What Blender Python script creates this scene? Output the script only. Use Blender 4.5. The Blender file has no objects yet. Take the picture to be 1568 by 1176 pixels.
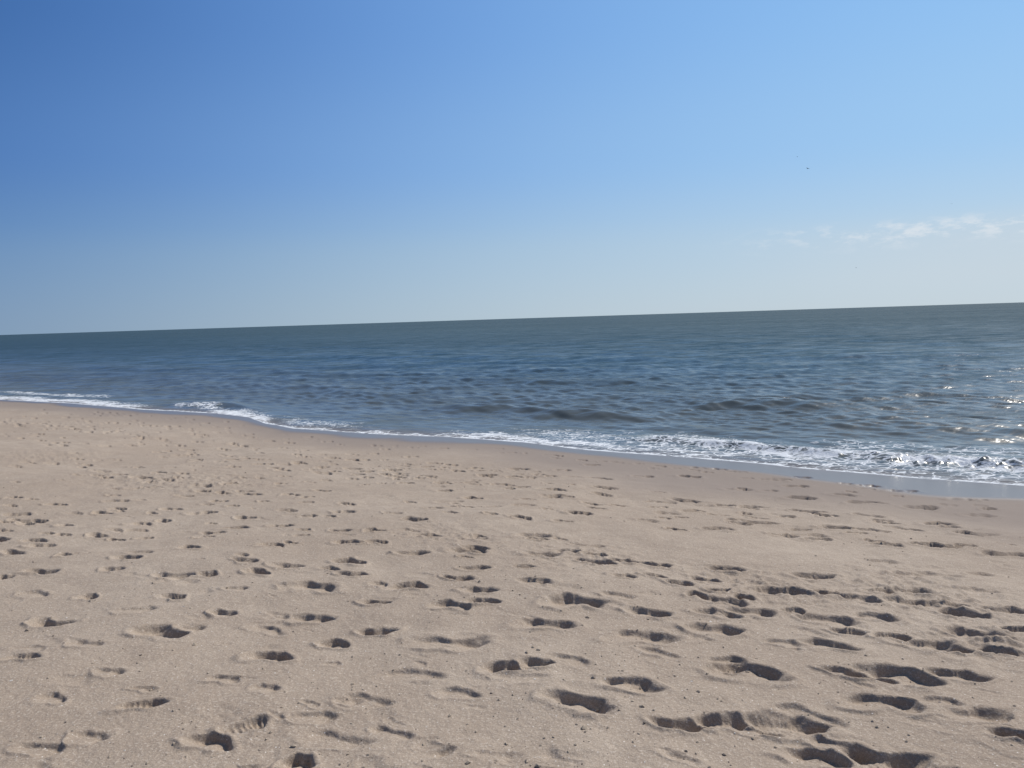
import bpy, math, random
import numpy as np
from mathutils import Matrix, Vector
rng = np.random.RandomState(7); random.seed(7)
scene = bpy.context.scene
SEA = -0.95
SUN_AZ, SUN_EL = math.radians(50), math.radians(47)

# ------------------------------------------------------------ camera
CAMZ = 1.55; F = 1175.0
R = Matrix.Rotation(math.radians(90-4.87), 3, 'X') @ Matrix.Rotation(math.radians(-1.83), 3, 'Z')
cam = bpy.data.cameras.new("camera"); cam.lens = 36*F/1568; cam.sensor_width = 36
cam.clip_start = 0.05; cam.clip_end = 60000
co = bpy.data.objects.new("camera", cam); scene.collection.objects.link(co)
co.matrix_world = Matrix.Translation((0, 0, CAMZ)) @ R.to_4x4()
scene.camera = co
def ray(px, py):
    return R @ Vector(((px-784)/F, -(py-588)/F, -1))

# ------------------------------------------------------------ noise
TAB = rng.rand(256, 256)
def vnoise(x, y, s=0):
    x = x + s*17.31; y = y + s*5.77
    xi = np.floor(x).astype(np.int64); yi = np.floor(y).astype(np.int64)
    fx = x-xi; fy = y-yi
    fx = fx*fx*(3-2*fx); fy = fy*fy*(3-2*fy)
    a = TAB[xi & 255, yi & 255]; b = TAB[(xi+1) & 255, yi & 255]
    c = TAB[xi & 255, (yi+1) & 255]; d = TAB[(xi+1) & 255, (yi+1) & 255]
    return (a+(b-a)*fx)*(1-fy)+(c+(d-c)*fx)*fy
def fbm(x, y, s=0, o=3):
    r = 0; a = 1; n = 0
    for i in range(o):
        r = r+a*vnoise(x*2**i*0.8+y*2**i*0.6, -x*2**i*0.6+y*2**i*0.8, s+i*3); n += a; a *= .5
    return r/n
def sst(a, b, x):
    t = np.clip((x-a)/(b-a), 0, 1); return t*t*(3-2*t)

# ------------------------------------------------------------ shoreline & beach profile
shore_obs = [(0,612),(100,617),(220,627),(330,633),(380,639),(405,648),(450,656),(520,661),(600,666),(700,670),(800,677),
             (850,683),(900,689),(960,694),(1060,701),(1150,709),(1250,719),(1400,732),(1568,744)]
sx, sy = [], []
for p in shore_obs:
    d = ray(*p); k = (SEA-CAMZ)/d.z; sx.append(d.x*k); sy.append(d.y*k)
sx = np.array(sx); sy = np.array(sy)
sl0 = -0.75; sl1 = -0.62
sx = np.concatenate([[sx[0]-3000], sx, [sx[-1]+3000]]); sy = np.concatenate([[sy[0]-sl0*3000], sy, [sy[-1]+sl1*3000]])
def S(x): return np.interp(x, sx, sy)
tt = np.linspace(-60, 60, 2401)
pp = np.interp(tt, [-60,-25,0,3,8,11,14,30,60], [-4,-2.2,0,.2,.66,.87,.95,1.02,1.1])
kk = np.ones(25)/25; pp[12:-12] = np.convolve(pp, kk, 'same')[12:-12]
pp = pp-np.interp(0, tt, pp)
def tdist(x, y): return (S(x)-y)*0.83
def Hbase(x, y):
    t = tdist(x, y)
    dry = sst(0.8, 4, t)
    h = SEA+np.interp(t, tt, pp)
    h = h+dry*(0.08*(fbm(x*.55, y*.55, 1, 2)-.5)+0.034*(fbm(x*2.1, y*2.1, 5, 3)-.5))
    h = h+0.006*(fbm(x*1.2, y*1.2, 9, 2)-.5)
    return h

# ------------------------------------------------------------ grid helpers
def build_grid(name, X, Y, Z, attrs):
    nr, nc = X.shape
    me = bpy.data.meshes.new(name)
    co_ = np.empty((nr*nc, 3), np.float32); co_[:, 0] = X.ravel(); co_[:, 1] = Y.ravel(); co_[:, 2] = Z.ravel()
    idx = np.arange(nr*nc).reshape(nr, nc)
    q = np.stack([idx[:-1, :-1], idx[1:, :-1], idx[1:, 1:], idx[:-1, 1:]], -1).reshape(-1, 4)[:, ::-1]
    me.vertices.add(nr*nc); me.vertices.foreach_set("co", co_.ravel())
    me.loops.add(q.size); me.loops.foreach_set("vertex_index", q.ravel().astype(np.int32))
    n = len(q); me.polygons.add(n)
    me.polygons.foreach_set("loop_start", np.arange(0, 4*n, 4, dtype=np.int32))
    me.polygons.foreach_set("use_smooth", np.ones(n, dtype=bool))
    me.update(calc_edges=True)
    for k, v in attrs.items():
        a = me.attributes.new(k, 'FLOAT', 'POINT'); a.data.foreach_set("value", v.ravel().astype(np.float32))
    ob = bpy.data.objects.new(name, me); scene.collection.objects.link(ob)
    if me.polygons[n//2].normal.z < 0: me.flip_normals()
    return ob
TH = np.radians(np.concatenate([np.linspace(-180, -44.5, 50), np.linspace(-44, 44, 1350), np.linspace(44.5, 180, 50)]))

# ------------------------------------------------------------ sand
RR = np.concatenate([np.linspace(.02, 1.85, 20), 1/np.linspace(1/1.9, 1/36, 1100), np.geomspace(37, 3000, 30)])
TG, RG = np.meshgrid(TH, RR)
X = RG*np.sin(TG); Y = RG*np.cos(TG)
Z = Hbase(X, Y)
T = tdist(X, Y)
rough = np.zeros_like(Z)
RIMH = np.zeros_like(Z)          # rims accumulate by maximum, so overlapping prints never pile up into spikes
sunv = np.array([math.sin(SUN_AZ), math.cos(SUN_AZ)])
def swirl(x, y, f, s):
    """smooth domain-warp noise without lattice corners"""
    a = s*1.7
    return (np.sin(f*(x*.9+y*.43)+a)+np.sin(f*(-x*.5+y*.87)*1.37+a*2.1)+.6*np.sin(f*(x*.7-y*.71)*2.1+a*3.3)+.4*np.sin(f*(x*.2+y*.98)*3.3+a*4.7))/3.0

def stamp(cx, cy, L, W, ang, D, soft=0.3, rim=0.25, slope=.5, tread=0.0, seed=0, rag=0.12):
    """one print: steep wall on the sun side, floor rising gently to the other side, low crumbled rim"""
    r0 = math.hypot(cx, cy); t0 = math.atan2(cx, cy); m = L*0.95+.05
    i0, i1 = np.searchsorted(RR, [r0-m, r0+m]); j0, j1 = np.searchsorted(TH, [t0-m/r0, t0+m/r0])
    if i1-i0 < 2 or j1-j0 < 2: return
    sl = (slice(i0, i1), slice(j0, j1))
    xs, ys = X[sl], Y[sl]
    dx = xs-cx; dy = ys-cy
    wx = swirl(xs, ys, 22, seed)*rag*L*.5; wy = swirl(xs, ys, 22, seed+7.3)*rag*L*.4
    ca, sa = math.cos(ang), math.sin(ang)
    u = ((dx+wx)*ca+(dy+wy)*sa)/(L/2); v = (-(dx+wx)*sa+(dy+wy)*ca)
    side = 1 if seed % 2 else -1
    flip = 1 if (seed//3) % 2 else -1
    v = v-side*W*0.14*(u*u-.3)
    w = W/2*np.interp(u*flip, [-1.3,-1,-.6,-.1,.45,.8,1.3], [.75,.82,.86,.72,1.06,.95,.7])
    e = (np.abs(u)**2.3+np.abs(v/w)**2.1)**(1/2.2)
    foot = 1-sst(1-soft, 1+soft*.45, e)
    lobes = .68+.38*np.exp(-((u*flip+.62)/.33)**2)+.46*np.exp(-((u*flip-.5)/.36)**2)
    pr = (dx*sunv[0]*.35+dy*sunv[1]*1.3)/(W*.5)+.35*u
    ramp = .0+1.04*sst(-1.25, .85, pr)
    bb = (1-slope)+slope*ramp
    bb = bb*(1+.16*swirl(xs, ys, 40, seed+2))
    dep = D*foot*lobes*bb
    if tread > 0: dep = dep+foot*tread*np.sin(u*L/2*2*math.pi/.024)
    lump = np.clip(.55+.6*swirl(xs, ys, 20, seed+4), 0, 1.05)
    near_side = 1+.4*np.clip(-pr, -.5, 1)
    rm = min(D*rim, .0125)*np.exp(-((e-1.3)/.24)**2)*lump*near_side
    Z[sl] -= dep
    RIMH[sl] = np.maximum(RIMH[sl]*(1-.9*foot), rm)
    rough[sl] = np.maximum(rough[sl], np.exp(-((e-1.0)/.5)**2)*min(1, D/.04))

def on_ground(px, py):
    d = ray(px, py); ks = np.linspace(1.5, 48, 4000)
    x = d.x*ks; y = d.y*ks; z = CAMZ+d.z*ks
    h = Hbase(x, y); i = int(np.argmax(z < h)); return x[i], y[i], ks[i]

P = """75 955 62 s;245 969 76 s;290 962 40 f;415 1006 62 s;578 968 52 s;512 988 46 n;475 947 62 n;410 965 58 f;340 940 38 n;265 915 42 n;
205 935 58 f;135 915 32 n;575 922 42 n;480 899 70 n;265 882 54 n;195 853 42 n;172 872 32 n;62 876 52 n;50 910 52 f;62 836 36 n;4 885 20 s;
315 880 36 n;360 902 32 f;395 877 38 n;440 867 46 n;535 860 46 s;537 880 42 n;625 898 58 s;700 886 42 n;690 928 60 n;735 905 54 n;738 922 50 n;
820 889 52 n;720 843 52 s;727 870 42 n;880 922 82 s;945 912 54 f;835 957 78 n;995 940 62 n;980 976 92 n;690 986 100 n;768 1022 54 s;820 1016 48 s;
630 1037 92 f;890 1078 98 s;960 1048 86 n;1040 1110 72 s;1105 1105 76 b;1205 1110 118 b;1140 1030 112 s;1095 965 82 n;1100 940 62 n;1150 938 72 n;
1270 988 78 n;1295 1030 62 n;1375 1034 104 s;1465 1035 84 n;1355 1078 104 n;1500 1096 92 n;1550 1126 56 s;1345 1162 104 b;1250 1162 92 n;1265 950 84 n;
1340 945 62 n;1425 990 92 n;1475 940 62 s;1500 972 84 n;1555 965 44 s;1540 935 62 n;1395 905 62 n;1390 922 66 n;1200 905 74 s;1270 909 44 s;
1110 920 62 n;1110 872 50 s;215 1080 66 t;380 1112 62 t;320 1138 72 n;135 1130 54 f;80 1070 44 f;165 1030 44 f;35 1006 50 t;405 1055 22 f;456 1168 26 s;
510 1135 104 f;290 838 38 n;325 817 36 s;415 835 36 n;520 813 32 n;530 830 36 n;572 813 32 n;576 830 32 n;630 847 46 n;655 820 40 n;830 850 52 n;
815 820 52 n;886 785 42 s;725 763 32 s;680 752 26 n;620 740 22 s;745 728 30 n;795 718 32 s;790 731 30 n;800 773 36 f;845 750 36 n;915 733 36 n;
925 747 34 s;920 757 30 n;985 730 30 n;1055 730 34 s;1050 767 42 s;1060 783 36 n;990 797 38 f;1100 810 42 s;1160 800 62 n;1150 777 52 n;1220 745 36 n;
1225 763 46 s;1230 783 42 n;1280 808 46 s;1330 790 42 n;1320 770 46 n;1410 778 46 n;1435 802 46 s;1500 790 40 f;1495 818 52 f;1540 849 58 n;
1360 835 44 s;1420 834 44 s;1240 820 52 f;1350 860 52 f;1440 882 62 f;1245 883 60 n;1080 888 36 s;1040 893 40 n;870 845 36 n;900 858 40 s;925 862 34 s;
948 858 30 n;980 862 36 s;1010 866 34 s;1002 882 36 n;955 882 36 n;1066 911 30 s;900 836 44 f;912 850 34 n;1350 905 44 n;1320 918 50 n;1450 925 50 n;
1500 905 50 f;1390 880 50 f;1215 935 30 n;1300 968 50 n;1365 975 50 n;1460 995 50 s;1530 1000 50 n;20 762 26 n;85 773 30 n;155 786 30 s;55 799 34 s;
8 800 20 n;100 805 26 n;148 820 26 n;215 803 34 n;250 798 22 s;222 825 20 n;262 780 30 n;320 785 26 s;375 793 30 n;335 768 26 n;280 760 26 n;
430 805 32 n;470 790 26 n;370 850 26 f;97 850 18 n;460 820 28 f;600 785 30 f;205 748 24 n;350 742 24 s;310 752 24 n;230 738 22 n;580 895 24 f;
560 722 22 n;600 729 22 n;650 715 24 n;690 712 22 s;540 705 22 n;470 700 20 n;590 688 20 n;700 722 24 n;630 700 20 n;860 720 26 n;905 712 24 n;
1380 752 40 f;1290 758 36 n;1180 735 36 f;1130 750 40 f;1470 765 40 f;1100 905 32 n;1140 915 30 s;1175 903 30 n;1500 880 40 f;1410 908 30 n;
1235 1098 110 f;1160 1122 70 f;1330 1035 70 n;790 1022 60 f;1110 1012 60 n;1285 1145 90 f;1440 1075 60 f;560 1075 80 f;700 1062 60 f;480 1100 60 f;
60 1148 70 f;600 1125 70 f;340 1040 50 f;130 985 50 f;1010 1000 60 f;870 1010 60 f;1200 985 56 f"""
k = 0
for it in P.replace("\n", "").split(";"):
    a = it.split(); px, py, w, kd = float(a[0]), float(a[1]), float(a[2]), a[3]
    x, y, dist = on_ground(px, py); k += 1
    L = min(max(w/F*dist*1.12, .14), .39)
    W = max(.085, L*.40); ang = math.radians(rng.uniform(-32, 8))
    far = 1+.9*min(1, max(0, (dist-4.5)/6))
    if kd == 's': stamp(x, y, L, W*1.5, ang, (.046+.014*rng.rand())*far, .28, .32, rng.uniform(.82, .98), 0, k, .24)
    elif kd == 'b': stamp(x, y, L*1.08, W*1.45, ang, .058, .32, .3, .88, .0015, k, .26)
    elif kd == 'n': stamp(x, y, L, W*1.3, ang, (.028+.012*rng.rand())*far, .24, .32, 1.0, 0, k, .2)
    elif kd == 't': stamp(x, y, L, W*1.2, ang+.6, .026, .24, .4, .7, .0035, k, .16)
    else: stamp(x, y, L, W*1.2, ang, .017*far, .28, .36, 1.0, 0, k, .2)
# walkers' tracks running along the beach, farther off
for tr in range(110):
    t0 = rng.uniform(1.6, 11.5) if tr > 50 else rng.uniform(1.3, 5.5)
    x0 = rng.uniform(-26, 10); n = rng.randint(6, 34); st = rng.uniform(.55, .75); dr = rng.uniform(-.05, .05)
    for i in range(n):
        x = x0+i*st*.8; t1 = t0+dr*i+(.09 if i % 2 else -.09)+rng.uniform(-.09, .09); x += rng.uniform(-.12, .12)
        y = S(x)-t1/.83; r = math.hypot(x, y)
        if r < 7.2 or rng.rand() < .35 or r > 34 or t1 < 1.1: continue
        if abs(math.atan2(x, y)) > math.radians(44): continue
        D = rng.uniform(.02, .085)*(0.5+.5*min(1, t1/4)); L = rng.uniform(.14, .3)
        k += 1
        stamp(x, y, L, L*.5, math.radians(rng.uniform(-40, 0)), D, .28, .2, .85, 0, k, .2)
# the busier stretch to the left
for i in range(110):
    x, y = rng.uniform(-8, .5), rng.uniform(5.2, 11.5)
    if abs(math.atan2(x, y)) > .76: continue
    k += 1; L = rng.uniform(.13, .26)
    stamp(x, y, L, L*.48, math.radians(rng.uniform(-40, 5)), rng.uniform(.015, .05), .25, .3, .9, 0, k, .2)
# old, softened marks and small scuffs
for i in range(440):
    r = 1/rng.uniform(1/26, 1/2.6); th = rng.uniform(-.74, .74); x, y = r*math.sin(th), r*math.cos(th)
    if tdist(x, y) < 2.2: continue
    if r < 4.5 and rng.rand() < .5: continue
    k += 1; L = rng.uniform(.07, .28)
    stamp(x, y, L, L*rng.uniform(.35, .6), rng.uniform(-.9, .3), rng.uniform(.003, .012), .5, .4, .8, 0, k, .3)
Z += RIMH
# churned patches
for (px, py, rad) in [(350,738,.8),(680,818,.5),(900,852,.6),(1200,905,.45),(1400,895,.6),(1460,930,.5),(1115,885,.35),(230,735,.8),(380,1115,.12),(890,1090,.15),(1110,1100,.16),(1380,1030,.16),(780,1015,.15),(1480,990,.3),(250,968,.13),(320,1140,.12),(1540,990,.25),(100,650,1.2),(60,700,.8),(1340,1160,.16),(1230,1115,.14)]:
    x, y, d_ = on_ground(px, py)
    m = np.exp(-(((X-x)**2+(Y-y)**2)/rad**2))
    sel = m > .03
    n = fbm(X[sel]*13, Y[sel]*13, 21, 3)
    amp = .036 if rad > .2 else .020
    Z[sel] += m[sel]*(amp*np.maximum(n-.5, -.12)*1.2)
    rough[sel] = np.maximum(rough[sel], m[sel]*.8)
dry = sst(2.2, 4.5, T)*(RG < 36)
near = (RG < 14) & (np.abs(TG) < .8)
Z[near] += dry[near]*(.0085*(fbm(X[near]*5, Y[near]*5, 31, 4)-.5)+.0020*(fbm(X[near]*48, Y[near]*48, 33, 2)-.5))
sel = rough > .03
Z[sel] += rough[sel]*.0045*(fbm(X[sel]*38, Y[sel]*38, 41, 2)-.5)
rgt = sst(-3, 7, X)
wet = 1-sst(.35, 1.1, T+.5*(fbm(X*.6, Y*.6, 51, 2)-.5)*2-.7*rgt)
damp = 1-sst(.8, 3.8, T+1.8*(fbm(X*.4, Y*.4, 55, 3)-.5)-1.8*rgt)
sand = build_grid("sand_beach", X, Y, Z, {"wet": wet, "damp": damp, "churn": rough})

# ------------------------------------------------------------ sea
RW = np.concatenate([1/np.linspace(1/6.0, 1/500, 1050), np.geomspace(520, 30000, 50)])
TGw, RGw = np.meshgrid(TH, RW)
XW = RGw*np.sin(TGw); YW = RGw*np.cos(TGw)
TO = -tdist(XW, YW)
drw = np.gradient(RW)[:, None]*np.ones_like(XW)
gs = np.maximum(drw, RGw*.0012)
ZW = np.zeros_like(XW)
nrm = np.array([.30, .95])
act = (TO > -1) & (RGw < 600)
xa, ya, ga, ta = XW[act], YW[act], gs[act], TO[act]
fa = sst(.3, 6, ta)
za = np.zeros_like(xa)
wr = np.random.RandomState(3)
NWV = 66
for i in range(NWV):
    lam = 0.14*(9.0/0.14)**(i/(NWV-1.0))
    spread = .48 if lam < 1 else .24
    a = math.atan2(nrm[1], nrm[0])+wr.normal()*spread
    amp = lam*(.0084 if lam < .8 else .0084*(.8/lam)**.9)
    kx, ky = math.cos(a)*2*math.pi/lam, math.sin(a)*2*math.pi/lam
    ok = sst(1.4, 2.6, lam/ga)
    s_ = np.sin(kx*xa+ky*ya+wr.uniform(0, 6.28)+1.2*np.sin((xa*-ky+ya*kx)*.09+i)+.5*np.sin((kx*xa+ky*ya)*.07+2*i))
    depthfade = fa if lam < 1.2 else fa*np.clip(ta/5, 0, 1)
    za += amp*s_*ok*(.25+.75*depthfade if lam < .6 else depthfade)*sst(0, .6, ta)
za *= .80+.40*fbm(xa*.09, ya*.16, 61, 3)
def ridge(x, to, c, w, h, xa0, xa1, sd, slant=0):
    cc = c+.8*(fbm(x*.35, x*0, sd, 2)-.5)+slant*(x-xa0)
    env = sst(xa0-1.5, xa0+.8, x)*(1-sst(xa1-.8, xa1+1.5, x))
    d = (to-cc)/w
    return h*env*np.where(d < 0, np.exp(-(d*1.6)**2), np.exp(-(d*.8)**2))
za += ridge(xa, ta, 4.3, .6, .14, -1.8, 2.8, 71)+ridge(xa, ta, 8.2, 1.2, .12, 4.2, 8.0, 72)
za += ridge(xa, ta, 5.4, 1.0, .06, 6.2, 12, 73)+ridge(xa, ta, 2.9, .5, .05, 3.0, 6.0, 74)
za += ridge(xa, ta, 1.35, .3, .09, 2.8, 16, 75)*(.5+fbm(xa*1.7, ya*1.7, 76, 2))
za += ridge(xa, ta, 1.2, .45, .13, -10.8, -8.6, 77)
za += ridge(xa, ta, 12.5, 1.2, .11, -6, 5, 78)+ridge(xa, ta, 7.0, 1., .08, -16, -5, 79)+ridge(xa, ta, 19, 1.8, .08, 0, 7, 80)+ridge(xa, ta, 27, 1.8, .13, -30, 8, 82)+ridge(xa, ta, 14, 1.2, .10, -30, -12, 83)
turb = sst(5.0, 6.6, xa)*np.exp(-((ta-1.3)/.45)**2)+.5*sst(2.4, 4, xa)*np.exp(-((ta-1.2)/.3)**2)+.8*np.exp(-((xa+9.6)/.9)**2-((ta-1)/.5)**2)
za += turb*.12*(fbm(xa*4.5, ya*4.5, 81, 3)-.42)
ZW[act] = za
ZW += SEA
bed = SEA+np.interp(-TO, tt, pp)+0.006*(fbm(XW*1.2, YW*1.2, 9, 2)-.5)
depth = np.clip(ZW-bed, 0, 3)
foam = np.zeros_like(XW)
fo = np.exp(-(depth/.016)**2)*1.0
wob = fbm(XW*.9, YW*.9, 91, 3)-.5
def band(x0, x1, c, w, a, soft=1.0):
    env = sst(x0-soft, x0+soft, XW)*(1-sst(x1-soft, x1+soft, XW))
    return a*env*np.exp(-((TO-c-wob*1.2)/w)**2)
foam = np.maximum.reduce([fo, band(2.6, 40, 1.3, .46, 1.0), band(2.0, 40, 1.4, 1.05, .72), band(5.5, 40, 2.5, .7, .58), band(2, 40, .65, .6, .72),
    band(-1.6, 2.6, .45, .45, .95), band(.0, 5, 1.3, .9, .64), band(-6, -1.2, .25, .26, .85), band(-9.2, -6.4, .55, .55, 1.0, .5), band(-11.2, -9, 1.15, .35, .8, .4), band(-6.5, -3.5, 1.0, .7, .55),
    band(-60, -12, .6, .6, .95), band(-60, -15.5, 1.9, .4, .75)])
foam[TO < -.6] = 0
sea = build_grid("sea", XW, YW, ZW, {"foam": foam, "depth": depth, "offshore": np.clip(TO, 0, 4000)})

# ------------------------------------------------------------ materials
def mat(name):
    m = bpy.data.materials.new(name); m.use_nodes = True; nt = m.node_tree; nt.nodes.clear()
    return m, nt, nt.nodes, nt.links
def N(nt, t, **kw):
    n = nt.nodes.new(t)
    for k_, v_ in kw.items(): setattr(n, k_, v_)
    return n
def noise(nt, vec, scale, detail=3, rough_=.55):
    n = N(nt, 'ShaderNodeTexNoise'); n.inputs['Scale'].default_value = scale; n.inputs['Detail'].default_value = detail
    n.inputs['Roughness'].default_value = rough_
    if vec is not None: nt.links.new(vec, n.inputs['Vector'])
    return n.outputs['Fac']
def mth(nt, op, a, b=None, c=None, clamp=False):
    n = N(nt, 'ShaderNodeMath', operation=op); n.use_clamp = clamp
    for i_, v_ in enumerate((a, b, c)):
        if v_ is None: continue
        if isinstance(v_, (int, float)): n.inputs[i_].default_value = v_
        else: nt.links.new(v_, n.inputs[i_])
    return n.outputs[0]
def mrange(nt, v, a, b, c=0, d=1, smooth=True):
    n = N(nt, 'ShaderNodeMapRange'); n.interpolation_type = 'SMOOTHSTEP' if smooth else 'LINEAR'
    for nm, q in (('From Min', a), ('From Max', b), ('To Min', c), ('To Max', d)): n.inputs[nm].default_value = q
    nt.links.new(v, n.inputs['Value']); return n.outputs['Result']
def mixc(nt, f, a, b, bt='MIX'):
    n = N(nt, 'ShaderNodeMix', data_type='RGBA', blend_type=bt)
    for i_, v_ in ((0, f), (6, a), (7, b)):
        if isinstance(v_, (int, float)): n.inputs[i_].default_value = v_
        elif isinstance(v_, tuple): n.inputs[i_].default_value = (*v_, 1)
        else: nt.links.new(v_, n.inputs[i_])
    return n.outputs[2]
def attr(nt, nm):
    n = N(nt, 'ShaderNodeAttribute', attribute_name=nm); return n.outputs['Fac']

m, nt, nd, lk = mat("sand")
tc = N(nt, 'ShaderNodeTexCoord').outputs['Object']
big = noise(nt, tc, .5, 3); mid = noise(nt, tc, 5, 4, .65); gr = noise(nt, tc, 220, 2, .8); gr2 = noise(nt, tc, 80, 2, .75)
c = mixc(nt, mrange(nt, big, .35, .65), (.385, .303, .228), (.465, .377, .290))
c = mixc(nt, mrange(nt, mid, .3, .7, 0, .6), c, (.325, .254, .192))
c = mixc(nt, mrange(nt, gr, .3, .7, .0, .7), c, (.20, .152, .112))
c = mixc(nt, mrange(nt, gr2, .5, .72, .0, .45), c, (.64, .55, .45))
vo = N(nt, 'ShaderNodeTexVoronoi'); vo.inputs['Scale'].default_value = 70; lk.new(tc, vo.inputs['Vector'])
sp = N(nt, 'ShaderNodeSeparateColor'); lk.new(vo.outputs['Color'], sp.inputs[0])
near_ = mrange(nt, vo.outputs['Distance'], .16, .26, 1, 0)
c = mixc(nt, mth(nt, 'MULTIPLY', near_, mth(nt, 'GREATER_THAN', sp.outputs[0], .97)), c, (.70, .64, .56))
c = mixc(nt, mth(nt, 'MULTIPLY', near_, mth(nt, 'GREATER_THAN', sp.outputs[1], .972)), c, (.10, .075, .055))
dampc = mixc(nt, mrange(nt, gr, .3, .7), (.215, .172, .142), (.26, .210, .172))
c = mixc(nt, mth(nt, 'MULTIPLY', attr(nt, "damp"), .9), c, dampc)
c = mixc(nt, mth(nt, 'MULTIPLY', attr(nt, "wet"), .9), c, (.135, .110, .096))
b = N(nt, 'ShaderNodeBsdfPrincipled'); lk.new(c, b.inputs['Base Color'])
lk.new(mrange(nt, attr(nt, "wet"), 0, 1, .92, .28), b.inputs['Roughness'])
lk.new(mrange(nt, attr(nt, "wet"), 0, 1, .3, .45), b.inputs['Specular IOR Level'])
bh = mth(nt, 'ADD', mth(nt, 'MULTIPLY', gr, .0018), mth(nt, 'ADD', mth(nt, 'MULTIPLY', gr2, .004), mth(nt, 'MULTIPLY', noise(nt, tc, 22, 3, .6), .009)))
bh = mth(nt, 'MULTIPLY', bh, mrange(nt, attr(nt, "damp"), 0, 1, 1, .3))
bh = mth(nt, 'MULTIPLY', bh, mrange(nt, attr(nt, "wet"), 0, 1, 1, .12))
bp = N(nt, 'ShaderNodeBump'); bp.inputs['Distance'].default_value = 1.0; bp.inputs['Strength'].default_value = .8
lk.new(bh, bp.inputs['Height']); lk.new(bp.outputs[0], b.inputs['Normal'])
o = N(nt, 'ShaderNodeOutputMaterial'); lk.new(b.outputs[0], o.inputs[0]); sand.data.materials.append(m)

m, nt, nd, lk = mat("sea_water")
tc = N(nt, 'ShaderNodeTexCoord').outputs['Object']
mp = N(nt, 'ShaderNodeMapping'); mp.inputs['Rotation'].default_value = (0, 0, math.radians(20)); mp.inputs['Scale'].default_value = (.5, 1, 1)
lk.new(tc, mp.inputs[0]); mv = mp.outputs[0]
off = attr(nt, "offshore"); dep = attr(nt, "depth")
patch = noise(nt, mv, .02, 7, .75); streak = noise(nt, mv, .8, 5, .8)
deep = mixc(nt, mrange(nt, patch, .35, .65), (.021, .050, .069), (.028, .060, .078))
deep = mixc(nt, mrange(nt, streak, .35, .65, 0, .6), deep, (.015, .036, .050))
shal = mixc(nt, mrange(nt, off, 0, 24), (.090, .103, .102), deep)
wc = mixc(nt, mrange(nt, dep, 0, .10), (.14, .120, .108), shal)
bh = mth(nt, 'ADD', mth(nt, 'MULTIPLY', noise(nt, mv, 6, 3, .65), .020), mth(nt, 'MULTIPLY', noise(nt, mv, 1.6, 4, .7), .06))
bh = mth(nt, 'MULTIPLY', bh, mrange(nt, off, 0, 8, .06, 1))
bp = N(nt, 'ShaderNodeBump'); bp.inputs['Distance'].default_value = 1; bp.inputs['Strength'].default_value = .7; lk.new(bh, bp.inputs['Height'])
df = N(nt, 'ShaderNodeBsdfDiffuse'); lk.new(wc, df.inputs[0])
gl = N(nt, 'ShaderNodeBsdfGlossy'); gl.inputs['Color'].default_value = (.93, .92, .90, 1); lk.new(bp.outputs[0], gl.inputs['Normal'])
lk.new(mrange(nt, off, 0, 150, .22, .12, False), gl.inputs['Roughness'])
fr = N(nt, 'ShaderNodeFresnel'); fr.inputs[0].default_value = 1.33; lk.new(bp.outputs[0], fr.inputs['Normal'])
lim = mth(nt, 'MULTIPLY', mrange(nt, off, 0, 60, .42, .22), mrange(nt, streak, .35, .68, .5, 1.45))
lim = mth(nt, 'MULTIPLY', lim, mrange(nt, patch, .32, .68, .88, 1.12))
lim = mth(nt, 'MULTIPLY', lim, mrange(nt, dep, .0, .09, .45, 1))
frc = mth(nt, 'MINIMUM', fr.outputs[0], lim)
ms = N(nt, 'ShaderNodeMixShader'); lk.new(frc, ms.inputs[0]); lk.new(df.outputs[0], ms.inputs[1]); lk.new(gl.outputs[0], ms.inputs[2])
vf = N(nt, 'ShaderNodeTexVoronoi', feature='DISTANCE_TO_EDGE'); vf.inputs['Scale'].default_value = 7
wv = N(nt, 'ShaderNodeVectorMath', operation='ADD'); lk.new(mv, wv.inputs[0])
nn = N(nt, 'ShaderNodeTexNoise'); nn.inputs['Scale'].default_value = 4; lk.new(tc, nn.inputs['Vector'])
sc_ = N(nt, 'ShaderNodeVectorMath', operation='SCALE'); sc_.inputs['Scale'].default_value = .35; lk.new(nn.outputs['Color'], sc_.inputs[0]); lk.new(sc_.outputs[0], wv.inputs[1])
lk.new(wv.outputs[0], vf.inputs['Vector'])
lace = mrange(nt, vf.outputs['Distance'], 0, .16, .38, -.08)
fz = mth(nt, 'ADD', mth(nt, 'ADD', attr(nt, "foam"), lace), mth(nt, 'MULTIPLY', mth(nt, 'SUBTRACT', noise(nt, mv, 6, 5, .7), .5), 1.7))
fm = mth(nt, 'MULTIPLY', mrange(nt, fz, .58, 1.08), mrange(nt, attr(nt, "foam"), .08, .3))
fd = N(nt, 'ShaderNodeBsdfDiffuse'); fd.inputs[0].default_value = (.80, .82, .83, 1)
fb = N(nt, 'ShaderNodeBump'); fb.inputs['Distance'].default_value = .05; fb.inputs['Strength'].default_value = .6; lk.new(noise(nt, tc, 25, 4, .7), fb.inputs['Height']); lk.new(fb.outputs[0], fd.inputs['Normal'])
m2 = N(nt, 'ShaderNodeMixShader'); lk.new(mth(nt, 'MULTIPLY', fm, .93), m2.inputs[0]); lk.new(ms.outputs[0], m2.inputs[1]); lk.new(fd.outputs[0], m2.inputs[2])
o = N(nt, 'ShaderNodeOutputMaterial'); lk.new(m2.outputs[0], o.inputs[0]); sea.data.materials.append(m)

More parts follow.
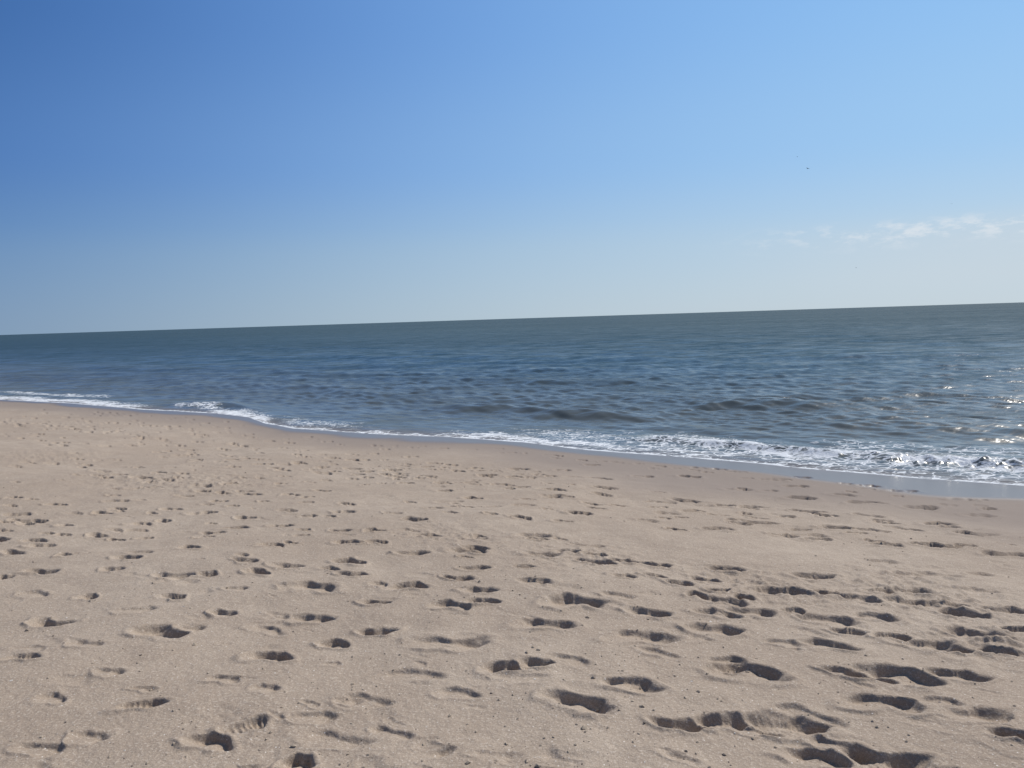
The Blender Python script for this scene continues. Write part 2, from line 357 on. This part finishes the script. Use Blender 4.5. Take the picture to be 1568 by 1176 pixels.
# ------------------------------------------------------------ shell fragments and pebbles
import bmesh
def simple_mat(name, col, r=.7):
    m, nt, nd, lk = mat(name); b = N(nt, 'ShaderNodeBsdfPrincipled'); tc = N(nt, 'ShaderNodeTexCoord').outputs['Object']
    lk.new(mixc(nt, noise(nt, tc, 40, 3), tuple(c_*.7 for c_ in col), tuple(min(1, c_*1.2) for c_ in col)), b.inputs['Base Color'])
    b.inputs['Roughness'].default_value = r; o = N(nt, 'ShaderNodeOutputMaterial'); lk.new(b.outputs[0], o.inputs[0]); return m
def scatter(name, n, lo, hi, mt, flat):
    bm = bmesh.new()
    for i in range(n):
        r = 1/rng.uniform(1/14, 1/2.2); th = rng.uniform(-.75, .75)
        x, y = r*math.sin(th), r*math.cos(th)
        if tdist(x, y) < 1.5: continue
        i_ = min(np.searchsorted(RR, r), len(RR)-1); j_ = np.searchsorted(TH, th); z = Z[i_, j_]
        s = rng.uniform(lo, hi)*(1 if rng.rand() < .9 else 1.8)
        M = Matrix.Translation((x, y, z+s*.1)) @ Matrix.Rotation(rng.uniform(0, 6.28), 4, 'Z') @ Matrix.Rotation(rng.uniform(-.4, .4), 4, 'X') @ Matrix.Diagonal((s, s*rng.uniform(.5, .9), s*flat, 1))
        g = bmesh.ops.create_icosphere(bm, subdivisions=1, radius=1, matrix=M)
        for v in g['verts']: v.co += Vector(rng.uniform(-.22, .22, 3).tolist())*s
    me = bpy.data.meshes.new(name); bm.to_mesh(me); bm.free(); me.materials.append(mt)
    ob = bpy.data.objects.new(name, me); scene.collection.objects.link(ob)
scatter("shell_fragments", 300, .002, .005, simple_mat("shell", (.66, .60, .52), .45), .35)
scatter("beach_pebbles", 300, .002, .005, simple_mat("pebble", (.14, .11, .085)), .6)
scatter("sand_clumps", 1500, .002, .008, simple_mat("sand_clump", (.37, .30, .225), .95), .7)

# ------------------------------------------------------------ distant seagulls
gm = simple_mat("gull_feathers", (.12, .12, .13), .8)
def gull(px, py, dist, yaw, span):
    bm = bmesh.new()
    bmesh.ops.create_uvsphere(bm, u_segments=12, v_segments=8, radius=1, matrix=Matrix.Diagonal((.07, .24, .065, 1)))
    bmesh.ops.create_uvsphere(bm, u_segments=10, v_segments=6, radius=1, matrix=Matrix.Translation((0, .26, .02)) @ Matrix.Diagonal((.04, .06, .042, 1)))
    bmesh.ops.create_cone(bm, segments=6, radius1=.015, radius2=.002, depth=.06, matrix=Matrix.Translation((0, .34, .015)) @ Matrix.Rotation(-math.pi/2, 4, 'X'))
    v = [bm.verts.new(p) for p in ((-.06, -.34, 0), (.06, -.34, 0), (.03, -.18, .02), (-.03, -.18, .02))]; bm.faces.new(v)
    for s in (-1, 1):
        a = [(.03, .12, .03), (.28, .17, .14), (.62, .02, .06)]; c_ = [(.03, -.1, .03), (.28, 0, .13), (.45, -.03, .10)]
        va = [bm.verts.new((s*p[0], p[1], p[2])) for p in a]; vc = [bm.verts.new((s*p[0], p[1], p[2])) for p in c_]
        vb = [bm.verts.new((s*p[0], p[1], p[2]-.02)) for p in a]
        bm.faces.new((va[0], va[1], vc[1], vc[0])); bm.faces.new((va[1], va[2], vc[2], vc[1]))
        bm.faces.new((vb[0], vc[0], vc[1], vb[1])); bm.faces.new((vb[1], vc[1], vc[2], vb[2]))
        bm.faces.new((va[0], vb[0], vb[1], va[1])); bm.faces.new((va[1], vb[1], vb[2], va[2]))
    me = bpy.data.meshes.new("seagull"); bm.to_mesh(me); bm.free(); me.materials.append(gm)
    ob = bpy.data.objects.new("seagull", me); scene.collection.objects.link(ob)
    d = ray(px, py).normalized(); ob.location = Vector((0, 0, CAMZ))+d*dist
    ob.rotation_euler = (0, .15, yaw); ob.scale = (span,)*3
gull(1237, 258, 240, .5, 1.1); gull(1221, 240, 430, 1.0, .9); gull(1457, 312, 400, -.6, .9); gull(1311, 410, 450, 1.4, 1)

# ------------------------------------------------------------ light
w = bpy.data.worlds.new("World"); scene.world = w; w.use_nodes = True; nt = w.node_tree; nt.nodes.clear()
sk = N(nt, 'ShaderNodeTexSky', sky_type='NISHITA'); sk.sun_disc = False; sk.sun_elevation = SUN_EL; sk.sun_rotation = SUN_AZ
sk.air_density = 1.0; sk.dust_density = .5; sk.ozone_density = 2.0; sk.altitude = 0
tcw = N(nt, 'ShaderNodeTexCoord').outputs['Generated']
sep = N(nt, 'ShaderNodeSeparateXYZ'); nt.links.new(tcw, sep.inputs[0])
# clear-air colour by elevation and by bearing from the sun (radiance x10, background strength 0.1)
az = mth(nt, 'ADD', mth(nt, 'MULTIPLY', sep.outputs[0], math.sin(math.radians(52))), mth(nt, 'MULTIPLY', sep.outputs[1], math.cos(math.radians(52))))
def s2l(c_): return tuple(((v/255+.055)/1.055)**2.4 if v > 10 else v/3294. for v in c_)
def azramp(l, c_, r):
    n = N(nt, 'ShaderNodeValToRGB'); e = n.color_ramp.elements
    e[0].position = -0.0; e[0].color = (*s2l(l), 1); e[1].position = 1.0; e[1].color = (*s2l(r), 1)
    q = e.new(.5); q.color = (*s2l(c_), 1); nt.links.new(az, n.inputs[0])
    n.color_ramp.interpolation = 'B_SPLINE'
    return n.outputs[0]
hz = azramp((108,139,175), (172,195,211), (200,214,224))
lo = azramp((78,122,177), (149,184,217), (188,214,235))
mi = azramp((56,103,169), (123,168,224), (168,210,245))
tp = azramp((35,83,146), (104,153,221), (156,206,250))
c0 = mixc(nt, mrange(nt, sep.outputs[2], -.0, .12, 0, 1, False), hz, lo)
c0 = mixc(nt, mrange(nt, sep.outputs[2], .08, .20), c0, mi)
c0 = mixc(nt, mrange(nt, sep.outputs[2], .18, .36), c0, tp)
x10 = N(nt, 'ShaderNodeVectorMath', operation='SCALE'); x10.inputs['Scale'].default_value = 10.0; nt.links.new(c0, x10.inputs[0])
c0 = mixc(nt, mrange(nt, sep.outputs[2], .40, .75, .06, .9), x10.outputs[0], sk.outputs[0])
mpw = N(nt, 'ShaderNodeMapping'); mpw.inputs['Scale'].default_value = (1, 1, 3.0); nt.links.new(tcw, mpw.inputs[0])
cl = mrange(nt, noise(nt, mpw.outputs[0], 30, 8, .65), .46, .66)
cl = mth(nt, 'MULTIPLY', cl, mth(nt, 'MULTIPLY', mrange(nt, sep.outputs[2], .060, .085), mrange(nt, sep.outputs[2], .089, .103, 1, 0)))
cl = mth(nt, 'MULTIPLY', cl, mrange(nt, sep.outputs[0], .22, .48))
haze = mth(nt, 'MULTIPLY', mth(nt, 'MULTIPLY', mrange(nt, sep.outputs[2], .0, .04), mrange(nt, sep.outputs[2], .07, .11, 1, 0)), mrange(nt, sep.outputs[0], .2, .6))
c1 = mixc(nt, mth(nt, 'MULTIPLY', haze, .45), c0, (6.0, 6.65, 7.2))
c2 = mixc(nt, mth(nt, 'MULTIPLY', cl, .7), c1, (7.4, 7.9, 8.4))
bg = N(nt, 'ShaderNodeBackground'); bg.inputs[1].default_value = .1; nt.links.new(c2, bg.inputs[0])
ow = N(nt, 'ShaderNodeOutputWorld'); nt.links.new(bg.outputs[0], ow.inputs[0])
sl = bpy.data.lights.new("sun", 'SUN'); sl.energy = 4.2; sl.angle = math.radians(.8); sl.color = (1, .955, .89)
so = bpy.data.objects.new("sun", sl); scene.collection.objects.link(so)
sd = Vector((math.sin(SUN_AZ)*math.cos(SUN_EL), math.cos(SUN_AZ)*math.cos(SUN_EL), math.sin(SUN_EL)))
so.rotation_euler = sd.to_track_quat('Z', 'Y').to_euler(); so.location = sd*50
scene.view_settings.view_transform = 'Standard'; scene.view_settings.look = 'None'; scene.view_settings.exposure = 0
